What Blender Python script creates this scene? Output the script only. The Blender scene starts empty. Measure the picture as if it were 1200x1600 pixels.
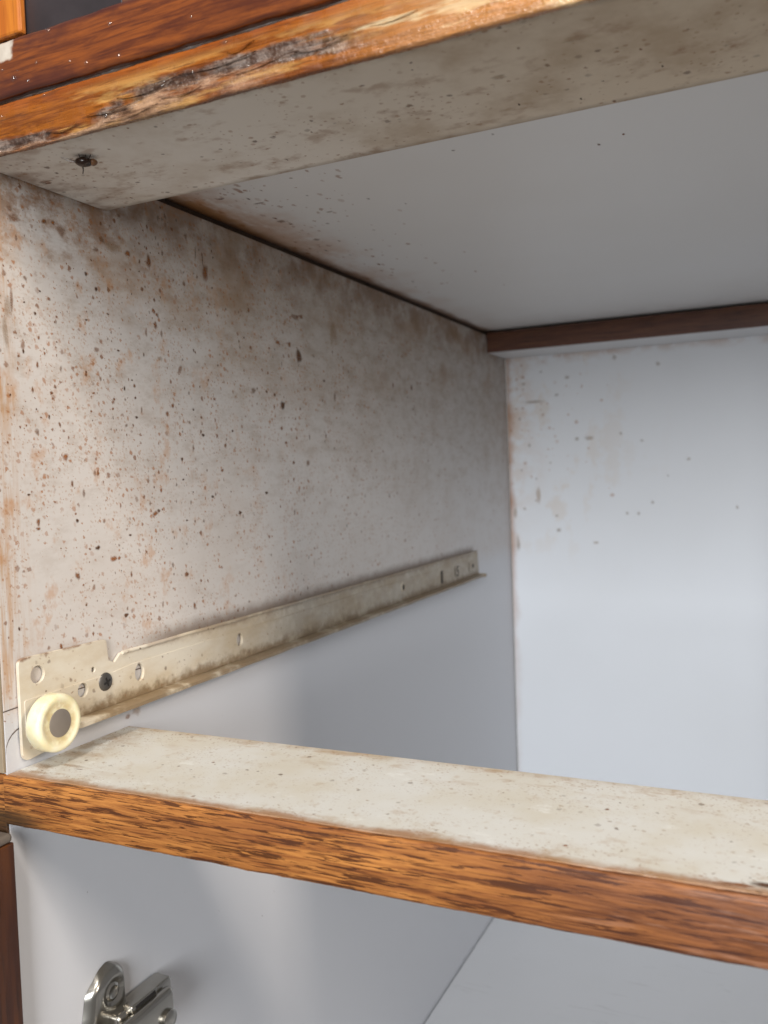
import bpy, bmesh, math, random
from mathutils import Vector, Matrix, noise as mnoise

random.seed(7)
S = bpy.context.scene
COL = S.collection
MM = 0.001

# ------------------------------------------------------------------ camera
cam_d = bpy.data.cameras.new('camera')
cam = bpy.data.objects.new('camera', cam_d)
COL.objects.link(cam)
right = Vector((0.90428638, 0.42545058, -0.03546763))
down = Vector((-0.01414139, -0.05318132, -0.99848474))
fwd = Vector((-0.42669212, 0.90341771, -0.04207468))
m = Matrix((right, -down, -fwd)).transposed().to_4x4()
m.translation = Vector((0.235, -0.200455, 0.376))
cam.matrix_world = m
cam_d.sensor_fit = 'VERTICAL'
cam_d.sensor_height = 36.0
cam_d.sensor_width = 27.0
cam_d.lens = 36.0 * 1359 / 1600
cam_d.clip_start = 0.01
cam_d.clip_end = 50
cam_d.dof.use_dof = True
cam_d.dof.focus_distance = 0.30
cam_d.dof.aperture_fstop = 18
S.camera = cam

# ------------------------------------------------------------------ room light
world = bpy.data.worlds.new('World')
S.world = world
world.use_nodes = True
bg = world.node_tree.nodes['Background']
bg.inputs[0].default_value = (1.0, 0.99, 0.98, 1)
bg.inputs[1].default_value = 0.19


def area_lamp(name, loc, target, sx, sy, watts, col):
    d = bpy.data.lights.new(name, 'AREA')
    d.shape = 'RECTANGLE'
    d.size, d.size_y = sx, sy
    d.energy = watts
    d.color = col
    o = bpy.data.objects.new(name, d)
    COL.objects.link(o)
    o.location = loc
    o.rotation_euler = (Vector(target) - Vector(loc)).to_track_quat('-Z', 'Y').to_euler()
    return o


area_lamp('window_light', (0.62, -1.72, 0.78), (0.1, 0.4, 0.28), 0.55, 0.85, 40, (0.94, 0.97, 1.0))
area_lamp('room_lamp', (1.15, -0.36, 0.88), (0.0, 0.05, 0.35), 0.08, 0.45, 9.7, (1.0, 0.89, 0.77))
area_lamp('ceiling_lamp', (0.30, -0.75, 1.75), (0.1, 0.03, 0.3), 0.22, 0.22, 12.5, (1.0, 0.95, 0.88))

S.view_settings.view_transform = 'Standard'
S.view_settings.look = 'None'
S.view_settings.exposure = 0.0
S.view_settings.gamma = 1.0
S.cycles.max_bounces = 6
S.cycles.diffuse_bounces = 4
S.cycles.use_adaptive_sampling = True
S.cycles.adaptive_threshold = 0.02
S.cycles.use_denoising = True


# ------------------------------------------------------------------ node helper
def srgb(r, g, b):
    f = lambda c: (c / 255 / 12.92) if c / 255 <= 0.04045 else ((c / 255 + 0.055) / 1.055) ** 2.4
    return (f(r), f(g), f(b), 1.0)


class NT:
    def __init__(self, name):
        self.m = bpy.data.materials.new(name)
        self.m.use_nodes = True
        self.t = self.m.node_tree
        self.b = self.t.nodes['Principled BSDF']
        tc = self.t.nodes.new('ShaderNodeTexCoord')
        self.co = tc.outputs['Object']
        sx = self.t.nodes.new('ShaderNodeSeparateXYZ')
        self.t.links.new(self.co, sx.inputs[0])
        self.x, self.y, self.z = sx.outputs

    def put(self, sock, v):
        if hasattr(v, 'is_linked') or isinstance(v, bpy.types.NodeSocket):
            self.t.links.new(v, sock)
        elif isinstance(v, (tuple, list)) and len(v) == 3 and sock.type == 'RGBA':
            sock.default_value = (*v, 1)
        else:
            sock.default_value = v

    def f(self, op, a, b=0.0, c=None, clamp=False):
        n = self.t.nodes.new('ShaderNodeMath')
        n.operation = op
        n.use_clamp = clamp
        self.put(n.inputs[0], a)
        self.put(n.inputs[1], b)
        if c is not None:
            self.put(n.inputs[2], c)
        return n.outputs[0]

    def mul(self, *a):
        r = a[0]
        for q in a[1:]:
            r = self.f('MULTIPLY', r, q)
        return r

    def add(self, *a):
        r = a[0]
        for q in a[1:]:
            r = self.f('ADD', r, q)
        return r

    def inv(self, a):
        return self.f('SUBTRACT', 1.0, a)

    def ss(self, v, lo, hi, a=0.0, b=1.0):
        n = self.t.nodes.new('ShaderNodeMapRange')
        n.interpolation_type = 'SMOOTHSTEP'
        self.put(n.inputs['Value'], v)
        if lo > hi:
            lo, hi, a, b = hi, lo, b, a
        for k, q in (('From Min', lo), ('From Max', hi), ('To Min', a), ('To Max', b)):
            self.put(n.inputs[k], q)
        return n.outputs[0]

    def vec(self, x, y, z=0.0):
        n = self.t.nodes.new('ShaderNodeCombineXYZ')
        for i, q in enumerate((x, y, z)):
            self.put(n.inputs[i], q)
        return n.outputs[0]

    def stretch(self, sx, sy, sz, off=(0, 0, 0)):
        n = self.t.nodes.new('ShaderNodeMapping')
        self.put(n.inputs[0], self.co)
        n.inputs['Scale'].default_value = (sx, sy, sz)
        n.inputs['Location'].default_value = off
        return n.outputs[0]

    def noise(self, scale, detail=4, rough=0.55, v=None, dist=0.0):
        n = self.t.nodes.new('ShaderNodeTexNoise')
        self.put(n.inputs['Vector'], self.co if v is None else v)
        n.inputs['Scale'].default_value = scale
        n.inputs['Detail'].default_value = detail
        n.inputs['Roughness'].default_value = rough
        n.inputs['Distortion'].default_value = dist
        return n.outputs['Fac']

    def mix(self, fac, a, b):
        n = self.t.nodes.new('ShaderNodeMix')
        n.data_type = 'RGBA'
        self.put(n.inputs[0], fac)
        self.put(n.inputs[6], a)
        self.put(n.inputs[7], b)
        return n.outputs[2]

    def specks(self, v, scale, rmin, rmax, density):
        """soft irregular spots: one per Voronoi cell, kept where the cell's random value is under density"""
        n = self.t.nodes.new('ShaderNodeTexVoronoi')
        n.voronoi_dimensions = '2D'
        self.put(n.inputs['Vector'], v)
        n.inputs['Scale'].default_value = scale
        s = self.t.nodes.new('ShaderNodeSeparateColor')
        self.t.links.new(n.outputs['Color'], s.inputs[0])
        r = self.f('MULTIPLY_ADD', self.mul(s.outputs[0], s.outputs[0]), rmax - rmin, rmin)
        k = self.f('DIVIDE', n.outputs['Distance'], r)
        spot = self.ss(k, 1.0, 0.45)
        keep = self.f('LESS_THAN', s.outputs[1], density)
        return self.mul(spot, keep, self.f('MULTIPLY_ADD', s.outputs[2], 0.7, 0.3))

    def bump(self, h, strength, dist=0.001):
        n = self.t.nodes.new('ShaderNodeBump')
        self.put(n.inputs['Height'], h)
        n.inputs['Strength'].default_value = strength
        n.inputs['Distance'].default_value = dist
        self.t.links.new(n.outputs[0], self.b.inputs['Normal'])

    def done(self, col, rough=0.5, spec=0.5, metal=0.0):
        self.put(self.b.inputs['Base Color'], col)
        self.put(self.b.inputs['Roughness'], rough)
        self.put(self.b.inputs['Specular IOR Level'], spec)
        self.put(self.b.inputs['Metallic'], metal)
        return self.m


BROWN = srgb(112, 66, 34)
DKBROWN = srgb(70, 42, 24)
TAN = srgb(176, 148, 112)
WHITE = (0.575, 0.575, 0.595, 1)


# ------------------------------------------------------------------ materials
def mat_side():
    n = NT('laminate side greasy')
    y, z = n.y, n.z
    wob = n.noise(140, 3)
    wob2 = n.noise(900, 2)
    # everything over the slide is dirty, the wall under it stayed clean
    above = n.ss(n.add(z, n.mul(wob, 0.012)), 0.300, 0.322)
    front = n.ss(y, 0.42, 0.10)
    deep = n.ss(y, 0.60, 0.20)
    film = n.mul(above, n.f('MULTIPLY_ADD', deep, 0.6, 0.4))
    col = n.mix(n.mul(film, 0.42), WHITE, srgb(206, 190, 170))
    mot = n.noise(110, 5, 0.72, n.stretch(1, 0.55, 1.1, (2, 5, 1)))
    col = n.mix(n.mul(above, n.ss(mot, 0.46, 0.70), n.ss(z, 0.31, 0.44, 0.12, 0.38)), col, srgb(146, 122, 98))
    # broad brown haze: top of the wall and front edge
    big = n.noise(34, 5, 0.6, n.stretch(1, 0.55, 1.0))
    hazy = n.mul(n.ss(big, 0.44, 0.72), above)
    top = n.ss(n.add(z, n.mul(big, 0.05)), 0.44, 0.50)
    col = n.mix(n.mul(hazy, n.add(n.mul(top, 0.55), 0.10)), col, srgb(150, 110, 66))
    upper = n.mul(n.ss(n.add(z, n.mul(y, 0.10), n.mul(big, 0.06)), 0.40, 0.53), n.ss(mot, 0.25, 0.60, 0.55, 1.0))  # greasy film, strengthened to carry the shade of the upper wall
    col = n.mix(n.mul(upper, n.ss(y, 0.03, 0.16, 0.12, 0.50)), col, srgb(136, 116, 92))
    edgez = n.mul(n.ss(n.add(z, n.mul(wob, 0.02)), 0.470, 0.50), n.ss(n.noise(48, 4, 0.65), 0.38, 0.60))
    col = n.mix(n.mul(edgez, 0.6), col, srgb(112, 76, 38))
    cst = n.mul(n.ss(n.add(z, n.mul(mot, 0.03)), 0.462, 0.490), n.ss(n.add(y, n.mul(mot, -0.05)), 0.09, 0.01), n.ss(n.noise(90, 5, 0.7, n.stretch(1, 0.7, 1, (1, 9, 4))), 0.42, 0.60))
    col = n.mix(n.mul(cst, 0.75), col, srgb(126, 82, 36))
    # yellow vertical runs at the front edge
    runs = n.noise(60, 4, 0.6, n.stretch(1, 8, 0.6))
    fe = n.mul(n.ss(n.add(y, n.mul(wob, 0.014)), 0.024, 0.008), above, n.ss(runs, 0.38, 0.66))
    col = n.mix(n.mul(fe, n.add(0.62, n.mul(n.ss(z, 0.39, 0.41), n.ss(z, 0.47, 0.44), 0.32))), col, srgb(176, 120, 44))
    halo = n.mul(n.ss(n.noise(75, 4, 0.7, n.stretch(1, 1, 0.8, (7, 3, 3))), 0.54, 0.68), above, n.ss(y, 0.26, 0.05))
    col = n.mix(n.mul(halo, 0.45), col, srgb(180, 122, 60))
    # fine splashes
    v = n.vec(n.add(n.mul(y, 0.8), n.mul(wob2, 0.0016)), n.add(n.mul(z, 0.75), n.mul(wob2, -0.0014)))
    clump = n.noise(34, 4, 0.65, n.stretch(1, 1, 0.8, (3, 1, 2)))
    dens = n.mul(above, n.ss(clump, 0.30, 0.66), n.f('MULTIPLY_ADD', n.ss(y, 0.50, 0.15), 0.8, 0.2))
    lo = n.ss(z, 0.30, 0.42, 0.55, 1.0)
    dens = n.mul(dens, lo)
    s1 = n.specks(v, 480, 0.12, 0.46, n.mul(dens, 0.80))
    s2 = n.specks(v, 250, 0.05, 0.26, n.mul(dens, 0.60))
    s3 = n.specks(v, 900, 0.20, 0.50, n.mul(dens, 0.85))
    col = n.mix(n.mul(s3, 0.50), col, srgb(166, 114, 62))
    col = n.mix(n.mul(s1, 0.75), col, srgb(156, 98, 46))
    col = n.mix(n.mul(s2, 0.90), col, srgb(120, 72, 32))
    slide_line = n.mul(n.ss(n.add(z, n.mul(wob, -0.004)), 0.3172, 0.3105), n.ss(z, 0.306, 0.309), n.ss(y, 0.055, 0.09), n.ss(y, 0.468, 0.455))  # brown line along the wall just above the slide
    col = n.mix(n.mul(slide_line, 0.7), col, srgb(98, 74, 50))
    n.bump(n.add(n.mul(wob2, 0.2), s2), 0.10, 0.0006)
    rough = n.f('MULTIPLY_ADD', film, 0.16, 0.42)
    return n.done(col, rough, 0.4)


def mat_stretcher():
    n = NT('laminate stretcher stained')
    x, y = n.x, n.y
    big = n.noise(30, 6, 0.62)
    mid = n.noise(120, 4, 0.6, n.stretch(0.7, 1, 1, (4, 2, 0)))
    w = n.noise(800, 2)
    col = n.mix(n.ss(x, 0.05, 0.22, 0.22, 0.75), (0.80, 0.78, 0.75, 1), srgb(204, 180, 144))  # left end painted paler for light bounced off the side wall
    col = n.mix(n.mul(n.ss(big, 0.44, 0.72), n.ss(x, 0.03, 0.15, 0.30, 0.55)), col, srgb(156, 124, 82))
    col = n.mix(n.mul(n.ss(mid, 0.52, 0.70), 0.45), col, srgb(140, 94, 50))
    lf = n.mul(n.ss(n.add(x, n.mul(big, 0.05)), 0.055, 0.015), n.ss(mid, 0.35, 0.62))
    col = n.mix(n.mul(lf, 0.5), col, srgb(120, 78, 44))
    edge = n.ss(n.add(y, n.mul(mid, 0.006)), 0.0575, 0.0615)
    col = n.mix(n.mul(edge, 0.5), col, srgb(110, 84, 50))
    fedge = n.ss(n.add(y, n.mul(mid, 0.010)), 0.008, 0.003)
    col = n.mix(n.mul(fedge, 0.45), col, srgb(92, 66, 40))
    v = n.vec(n.add(x, n.mul(w, 0.0016)), n.add(y, n.mul(w, -0.001)))
    d = n.ss(n.noise(40, 3), 0.36, 0.66)
    s1 = n.specks(v, 420, 0.12, 0.46, n.mul(d, 0.60))
    s2 = n.specks(v, 170, 0.05, 0.22, n.mul(d, 0.40))
    col = n.mix(n.mul(s1, 0.6), col, srgb(142, 94, 48))
    col = n.mix(n.mul(s2, 0.8), col, srgb(82, 52, 30))
    n.bump(n.add(mid, n.mul(w, 0.3)), 0.08, 0.0006)
    return n.done(col, 0.55, 0.35)


def mat_ceiling():
    n = NT('laminate ceiling')
    x, y = n.x, n.y
    big = n.noise(30, 5, 0.6)
    w = n.noise(700, 2)
    col = n.mix(n.mul(n.ss(n.noise(9, 2), 0.4, 0.7), 0.15), (0.72, 0.71, 0.70, 1), srgb(208, 203, 196))
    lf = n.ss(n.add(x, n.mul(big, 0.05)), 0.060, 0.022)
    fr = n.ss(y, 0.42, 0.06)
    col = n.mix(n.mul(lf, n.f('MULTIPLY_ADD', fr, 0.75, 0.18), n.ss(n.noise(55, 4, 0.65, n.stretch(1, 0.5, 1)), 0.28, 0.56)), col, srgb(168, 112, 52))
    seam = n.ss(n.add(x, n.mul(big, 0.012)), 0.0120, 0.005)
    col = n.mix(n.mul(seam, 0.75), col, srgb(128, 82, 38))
    fse = n.mul(n.ss(n.add(y, n.mul(big, 0.05)), 0.125, 0.085), n.ss(n.noise(60, 4, 0.6), 0.42, 0.62), n.ss(x, 0.20, 0.05))
    col = n.mix(n.mul(fse, 0.6), col, srgb(156, 104, 48))
    v = n.vec(n.add(x, n.mul(w, 0.0022)), n.mul(y, 0.5))
    d = n.mul(n.ss(x, 0.09, 0.01), n.ss(y, 0.40, 0.06), n.ss(n.noise(50, 3), 0.35, 0.6))
    s1 = n.specks(v, 300, 0.10, 0.50, n.mul(d, 1.1))
    col = n.mix(n.mul(s1, 0.85), col, srgb(132, 80, 34))
    n.bump(w, 0.03, 0.0004)
    return n.done(col, 0.42, 0.4)


def mat_back():
    n = NT('laminate back')
    x, z = n.x, n.z
    big = n.noise(24, 5, 0.6)
    w = n.noise(600, 2)
    col = (0.76, 0.78, 0.81, 1)
    col = n.mix(n.mul(n.ss(n.noise(7, 2), 0.4, 0.7), 0.12), col, srgb(206, 206, 206))
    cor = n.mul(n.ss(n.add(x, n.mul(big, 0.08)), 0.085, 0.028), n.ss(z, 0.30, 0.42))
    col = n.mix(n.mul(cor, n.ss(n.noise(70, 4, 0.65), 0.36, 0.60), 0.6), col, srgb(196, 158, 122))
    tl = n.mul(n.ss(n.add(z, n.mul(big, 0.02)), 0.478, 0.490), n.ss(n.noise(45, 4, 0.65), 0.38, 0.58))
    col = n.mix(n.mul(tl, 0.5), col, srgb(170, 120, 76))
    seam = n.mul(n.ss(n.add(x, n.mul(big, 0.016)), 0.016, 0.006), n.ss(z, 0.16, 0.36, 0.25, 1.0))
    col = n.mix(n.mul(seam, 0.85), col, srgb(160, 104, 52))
    smg = n.mul(n.ss(n.noise(38, 4, 0.6, n.stretch(1, 1, 0.7, (5, 0, 2))), 0.56, 0.68), n.ss(x, 0.16, 0.03), n.ss(z, 0.27, 0.36))
    col = n.mix(n.mul(smg, 0.22), col, srgb(200, 164, 112))
    v = n.vec(n.add(x, n.mul(w, 0.003)), n.add(z, n.mul(w, 0.002)))
    d = n.mul(n.ss(x, 0.13, 0.01), n.ss(z, 0.33, 0.46), n.ss(n.noise(40, 3), 0.36, 0.6))
    s1 = n.specks(v, 170, 0.08, 0.36, n.mul(d, 0.75))
    col = n.mix(n.mul(s1, 0.6), col, srgb(158, 106, 62))
    n.bump(w, 0.02, 0.0004)
    return n.done(col, 0.40, 0.4)


def mat_clean():
    n = NT('laminate clean')
    w = n.noise(500, 3)
    col = n.mix(n.mul(n.ss(n.noise(12, 3), 0.4, 0.7), 0.12), (0.68, 0.68, 0.69, 1), srgb(200, 200, 198))
    scr = n.ss(n.noise(160, 3, 0.6, n.stretch(0.12, 1, 1, (3, 3, 3)), 1.5), 0.66, 0.70)
    col = n.mix(n.mul(scr, 0.18), col, srgb(150, 148, 144))
    n.bump(w, 0.03, 0.0004)
    return n.done(col, 0.42, 0.4)


def mat_rail():
    n = NT('laminate rail cream')
    x, y = n.x, n.y
    big = n.noise(28, 5, 0.6)
    mid = n.noise(160, 4, 0.62)
    w = n.noise(900, 2)
    col = n.mix(n.ss(big, 0.35, 0.68), srgb(208, 207, 202), srgb(200, 194, 180))
    col = n.mix(n.mul(n.ss(mid, 0.58, 0.72), 0.28), col, srgb(164, 132, 92))
    be = n.mul(n.ss(n.add(y, n.mul(mid, 0.012)), 0.058, 0.066), 1.0)
    col = n.mix(n.mul(be, 0.5), col, srgb(150, 116, 72))
    lf = n.mul(n.ss(n.add(x, n.mul(mid, 0.03)), 0.040, 0.014), n.ss(mid, 0.40, 0.60))
    col = n.mix(n.mul(lf, 0.6), col, srgb(150, 120, 78))
    # varnish that ran over the front edge
    smear = n.ss(n.add(y, n.mul(n.noise(70, 5, 0.65), -0.010)), 0.0003, -0.0042)
    col = n.mix(n.mul(smear, 0.8), col, srgb(150, 98, 44))
    v = n.vec(n.add(x, n.mul(w, 0.002)), n.add(y, n.mul(w, -0.0014)))
    d = n.ss(n.noise(46, 3), 0.34, 0.64)
    s1 = n.specks(v, 420, 0.08, 0.34, n.mul(d, 0.42))
    s2 = n.specks(v, 170, 0.04, 0.20, n.mul(d, 0.42))
    col = n.mix(n.mul(s1, 0.5), col, srgb(140, 108, 70))
    col = n.mix(n.mul(s2, 0.8), col, srgb(90, 64, 40))
    s0 = n.specks(v, 900, 0.12, 0.50, n.mul(n.ss(n.noise(70, 4, 0.65), 0.35, 0.60), 0.75))
    edge_g = n.f('MAXIMUM', n.ss(y, 0.030, 0.058), n.f('MAXIMUM', n.ss(y, 0.016, 0.002), n.ss(x, 0.05, 0.0)))
    col = n.mix(n.mul(s0, n.f('MULTIPLY_ADD', edge_g, 0.45, 0.25)), col, srgb(140, 100, 58))
    rub = n.mul(n.ss(n.noise(95, 5, 0.7, n.stretch(0.6, 1.4, 1, (3, 6, 0))), 0.52, 0.66), edge_g)
    col = n.mix(n.mul(rub, 0.45), col, srgb(158, 120, 72))
    scuff = n.ss(n.noise(50, 5, 0.7, n.stretch(1, 1.6, 1, (9, 3, 0))), 0.60, 0.70)
    col = n.mix(n.mul(scuff, 0.6), col, srgb(222, 222, 218))
    n.bump(n.add(mid, n.mul(w, 0.5)), 0.10, 0.0006)
    return n.done(col, 0.55, 0.35)


def grain(n, seed=0.0, fine=1.0):
    o = (seed, seed * 0.7, seed * 1.3)
    lowf = n.noise(14, 3, 0.5, n.stretch(1, 4, 4, o))
    fig = n.noise(110 * fine, 6, 0.70, n.stretch(0.30, 5, 5, o), 0.7)
    por = n.noise(230 * fine, 3, 0.62, n.stretch(0.26, 5.0, 5.0, (o[0] + 5, o[1], o[2])), 0.6)
    return lowf, fig, por


def mat_rail_wood():
    n = NT('oak edge varnished')
    lowf, fig, por = grain(n, 2.0)
    col = n.mix(n.ss(fig, 0.34, 0.66), srgb(188, 126, 66), srgb(134, 80, 38))
    col = n.mix(n.mul(n.ss(lowf, 0.42, 0.66), 0.5), col, srgb(130, 78, 42))
    col = n.mix(n.mul(n.ss(por, 0.535, 0.57), 0.9), col, srgb(68, 36, 20))
    fine = n.noise(520, 2, 0.5, n.stretch(0.16, 3.2, 3.2, (4, 4, 4)))
    col = n.mix(n.mul(n.ss(fine, 0.56, 0.64), 0.7), col, srgb(88, 48, 24))
    # the worn stretch towards the right is redder, darker and scuffed
    wear = n.ss(n.add(n.x, n.mul(lowf, 0.10)), 0.21, 0.30)
    w2 = n.mix(n.ss(fig, 0.35, 0.65), srgb(138, 86, 52), srgb(86, 48, 28))
    w2 = n.mix(n.mul(n.ss(por, 0.52, 0.59), 0.85), w2, srgb(62, 32, 24))
    scuff = n.ss(n.noise(90, 4, 0.65, n.stretch(0.4, 5, 5, (1, 8, 3))), 0.56, 0.70)
    w2 = n.mix(n.mul(scuff, 0.45), w2, srgb(184, 140, 116))
    col = n.mix(wear, col, w2)
    grime = n.mul(n.ss(n.add(n.x, n.mul(fig, 0.012)), 0.030, 0.012), n.ss(n.add(n.z, n.mul(fig, -0.006)), 0.271, 0.266))
    col = n.mix(n.mul(grime, 0.85), col, srgb(46, 36, 24))
    n.bump(n.add(n.mul(por, -1.2), n.mul(fig, -0.4)), 0.30, 0.0006)
    return n.done(col, n.ss(fig, 0.3, 0.7, 0.38, 0.60), 0.35)


def mat_stretcher_wood():
    n = NT('oak edge worn')
    lowf, fig, por = grain(n, 7.0)
    x, z = n.x, n.z
    col = n.mix(n.ss(fig, 0.34, 0.66), srgb(152, 86, 24), srgb(104, 52, 16))
    topd = n.ss(n.add(z, n.mul(lowf, 0.008)), 0.4930, 0.4985)
    col = n.mix(n.mul(topd, 0.6), col, srgb(150, 74, 24))
    pale = n.ss(n.noise(52, 5, 0.65, n.stretch(0.45, 2.6, 2.6, (2, 4, 7))), 0.50, 0.62)
    col = n.mix(n.mul(pale, n.ss(z, 0.4935, 0.489), 0.65), col, srgb(196, 152, 88))
    col = n.mix(n.mul(n.ss(por, 0.57, 0.67), 0.7), col, srgb(96, 52, 24))
    # grey weathered band along the lower half, stripped of varnish
    a = n.noise(60, 5, 0.66, n.stretch(0.42, 2.4, 2.4, (6, 0, 1)))
    cen = n.add(0.4818, n.mul(n.ss(x, 0.035, 0.085), 0.0052), n.mul(n.ss(x, 0.095, 0.13), -0.0016))
    zz = n.add(n.f('SUBTRACT', z, cen), n.mul(n.f('SUBTRACT', a, 0.5), 0.011))
    band = n.mul(n.ss(zz, -0.0026, -0.0014), n.ss(zz, 0.0028, 0.0014), n.ss(x, 0.150, 0.128), n.ss(n.noise(60, 4, 0.6, n.stretch(0.5, 1, 1)), 0.34, 0.48))
    gcol = n.mix(n.ss(n.noise(260, 4, 0.7), 0.42, 0.64), srgb(58, 50, 46), srgb(128, 118, 110))
    col = n.mix(n.mul(band, 0.82), col, gcol)
    low = n.mul(n.ss(zz, -0.0006, -0.0018), n.ss(n.noise(80, 5, 0.7, n.stretch(0.4, 2, 2)), 0.36, 0.56))
    lc = n.mix(n.ss(n.noise(150, 5, 0.7, n.stretch(0.5, 2, 2, (1, 1, 4))), 0.38, 0.62), srgb(88, 64, 54), srgb(176, 140, 112))
    col = n.mix(n.mul(low, 0.85, n.ss(x, 0.13, 0.09)), col, lc)
    cream = n.mul(n.ss(n.noise(40, 4, 0.6, n.stretch(0.5, 2.2, 2.2, (3.4, 1, 9))), 0.58, 0.64), n.ss(x, 0.10, 0.14))
    col = n.mix(n.mul(cream, 0.8), col, srgb(206, 194, 158))
    col = n.mix(n.mul(n.ss(x, 0.12, 0.17), 0.45), col, srgb(212, 156, 98))
    n.bump(n.add(n.mul(n.noise(420, 4, 0.7), n.f('MULTIPLY_ADD', n.add(band, low), 1.2, 0.2, clamp=False)), n.mul(por, -0.8)), 0.55, 0.0008)
    return n.done(col, n.ss(n.noise(200, 3), 0.35, 0.65, 0.14, 0.42), 0.6)


def mat_upper_wood():
    n = NT('oak edge dark wet varnish')
    lowf, fig, por = grain(n, 12.0)
    col = n.mix(n.ss(fig, 0.34, 0.66), srgb(136, 70, 22), srgb(84, 36, 14))
    pat = n.noise(40, 5, 0.62, n.stretch(0.6, 1.6, 1.6, (2, 2, 2)))
    col = n.mix(n.mul(n.ss(pat, 0.46, 0.62), 0.75), col, srgb(68, 24, 12))
    left = n.ss(n.x, 0.075, 0.02)
    col = n.mix(n.mul(left, n.ss(pat, 0.40, 0.58), 0.55), col, srgb(74, 34, 26))
    col = n.mix(n.mul(n.ss(por, 0.57, 0.67), 0.5), col, srgb(66, 28, 14))
    tope = n.ss(n.add(n.z, n.mul(pat, 0.005)), 0.5130, 0.5145)
    col = n.mix(n.mul(tope, 0.6), col, srgb(70, 26, 20))
    # bare primer where the varnish has come off, by the upright
    bare = n.mul(n.ss(n.add(n.x, n.mul(n.noise(160, 4), 0.006)), 0.0255, 0.0240), n.ss(n.add(n.z, n.mul(n.noise(140, 4), 0.004)), 0.5085, 0.5095))
    col = n.mix(bare, col, n.mix(n.noise(300, 3), srgb(170, 156, 140), srgb(214, 204, 190)))
    n.bump(n.add(n.mul(pat, 0.6), n.mul(n.noise(300, 3), 0.35)), 0.30, 0.0008)
    n.b.inputs['Coat Weight'].default_value = 0.9
    n.b.inputs['Coat Roughness'].default_value = 0.05
    return n.done(col, 0.30, 0.5)


def mat_wood(name, c1, c2, cp, seed, rough=0.35, vert=False):
    n = NT(name)
    if vert:
        o = (seed, seed, seed)
        fig = n.noise(50, 5, 0.6, n.stretch(6, 6, 0.35, o), 0.5)
        por = n.noise(90, 3, 0.6, n.stretch(6, 6, 0.4, (seed + 3, seed, 1)), 0.4)
        lowf = n.noise(16, 3, 0.5, n.stretch(2, 2, 1, o))
    else:
        lowf, fig, por = grain(n, seed)
    col = n.mix(n.ss(fig, 0.34, 0.66), c1, c2)
    col = n.mix(n.mul(n.ss(lowf, 0.4, 0.65), 0.5), col, c2)
    col = n.mix(n.mul(n.ss(por, 0.54, 0.66), 0.7), col, cp)
    n.bump(n.mul(por, -1.0), 0.2, 0.0006)
    return n.done(col, rough, 0.5)


def mat_plain(name, col, rough, metal=0.0, nscale=300, var=0.1, bump=0.05):
    n = NT(name)
    k = n.noise(nscale, 4, 0.6)
    c = n.mix(n.mul(n.ss(k, 0.35, 0.7), var * 4), col, tuple(q * (1 - var * 2) for q in col[:3]) + (1,))
    n.bump(k, bump, 0.0005)
    return n.done(c, rough, 0.5, metal)


def mat_slide():
    n = NT('cream enamelled steel dirty')
    y, z = n.y, n.z
    big = n.noise(45, 5, 0.62, n.stretch(1, 0.6, 1.4))
    mid = n.noise(240, 4, 0.62)
    w = n.noise(900, 2)
    col = n.mix(n.ss(big, 0.35, 0.68), srgb(214, 205, 188), srgb(200, 184, 158))
    topg = n.mul(n.ss(n.add(z, n.mul(mid, 0.005)), 0.3115, 0.3145), n.ss(n.noise(70, 3), 0.35, 0.55))
    col = n.mix(n.mul(topg, 0.4, n.ss(y, 0.03, 0.07)), col, srgb(120, 82, 48))
    tg2 = n.mul(n.ss(n.add(z, n.mul(mid, 0.003)), 0.3196, 0.3208), n.ss(mid, 0.35, 0.55))
    col = n.mix(n.mul(tg2, 0.75), col, srgb(120, 74, 40))
    bot = n.mul(n.ss(n.add(z, n.mul(mid, -0.008)), 0.2945, 0.2895), n.ss(n.noise(60, 4, 0.6), 0.30, 0.52), n.ss(y, 0.018, 0.03))
    col = n.mix(n.mul(bot, 0.85), col, srgb(104, 76, 44))
    yel = n.ss(n.add(z, n.mul(big, -0.006)), 0.300, 0.288)
    col = n.mix(n.mul(yel, 0.10), col, srgb(186, 168, 120))
    v = n.vec(n.add(y, n.mul(w, 0.0016)), n.add(z, n.mul(w, -0.001)))
    d = n.mul(n.ss(n.noise(60, 3), 0.36, 0.62), n.ss(y, 0.40, 0.08, 0.35, 1.0))
    s1 = n.specks(v, 480, 0.08, 0.40, n.mul(d, 0.5))
    s2 = n.specks(v, 200, 0.05, 0.22, n.mul(d, 0.45))
    col = n.mix(n.mul(s1, 0.55), col, srgb(140, 96, 58))
    col = n.mix(n.mul(s2, 0.85), col, srgb(84, 50, 26))
    col = n.mix(n.mul(n.ss(y, 0.06, 0.20), n.ss(mid, 0.2, 0.6, 0.45, 0.65)), col, srgb(120, 104, 84))  # colour darkens towards the back to stand for the slide's shading
    n.bump(n.add(mid, n.mul(w, 0.3)), 0.08, 0.0005)
    return n.done(col, n.ss(big, 0.3, 0.7, 0.34, 0.55), 0.5)


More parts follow.
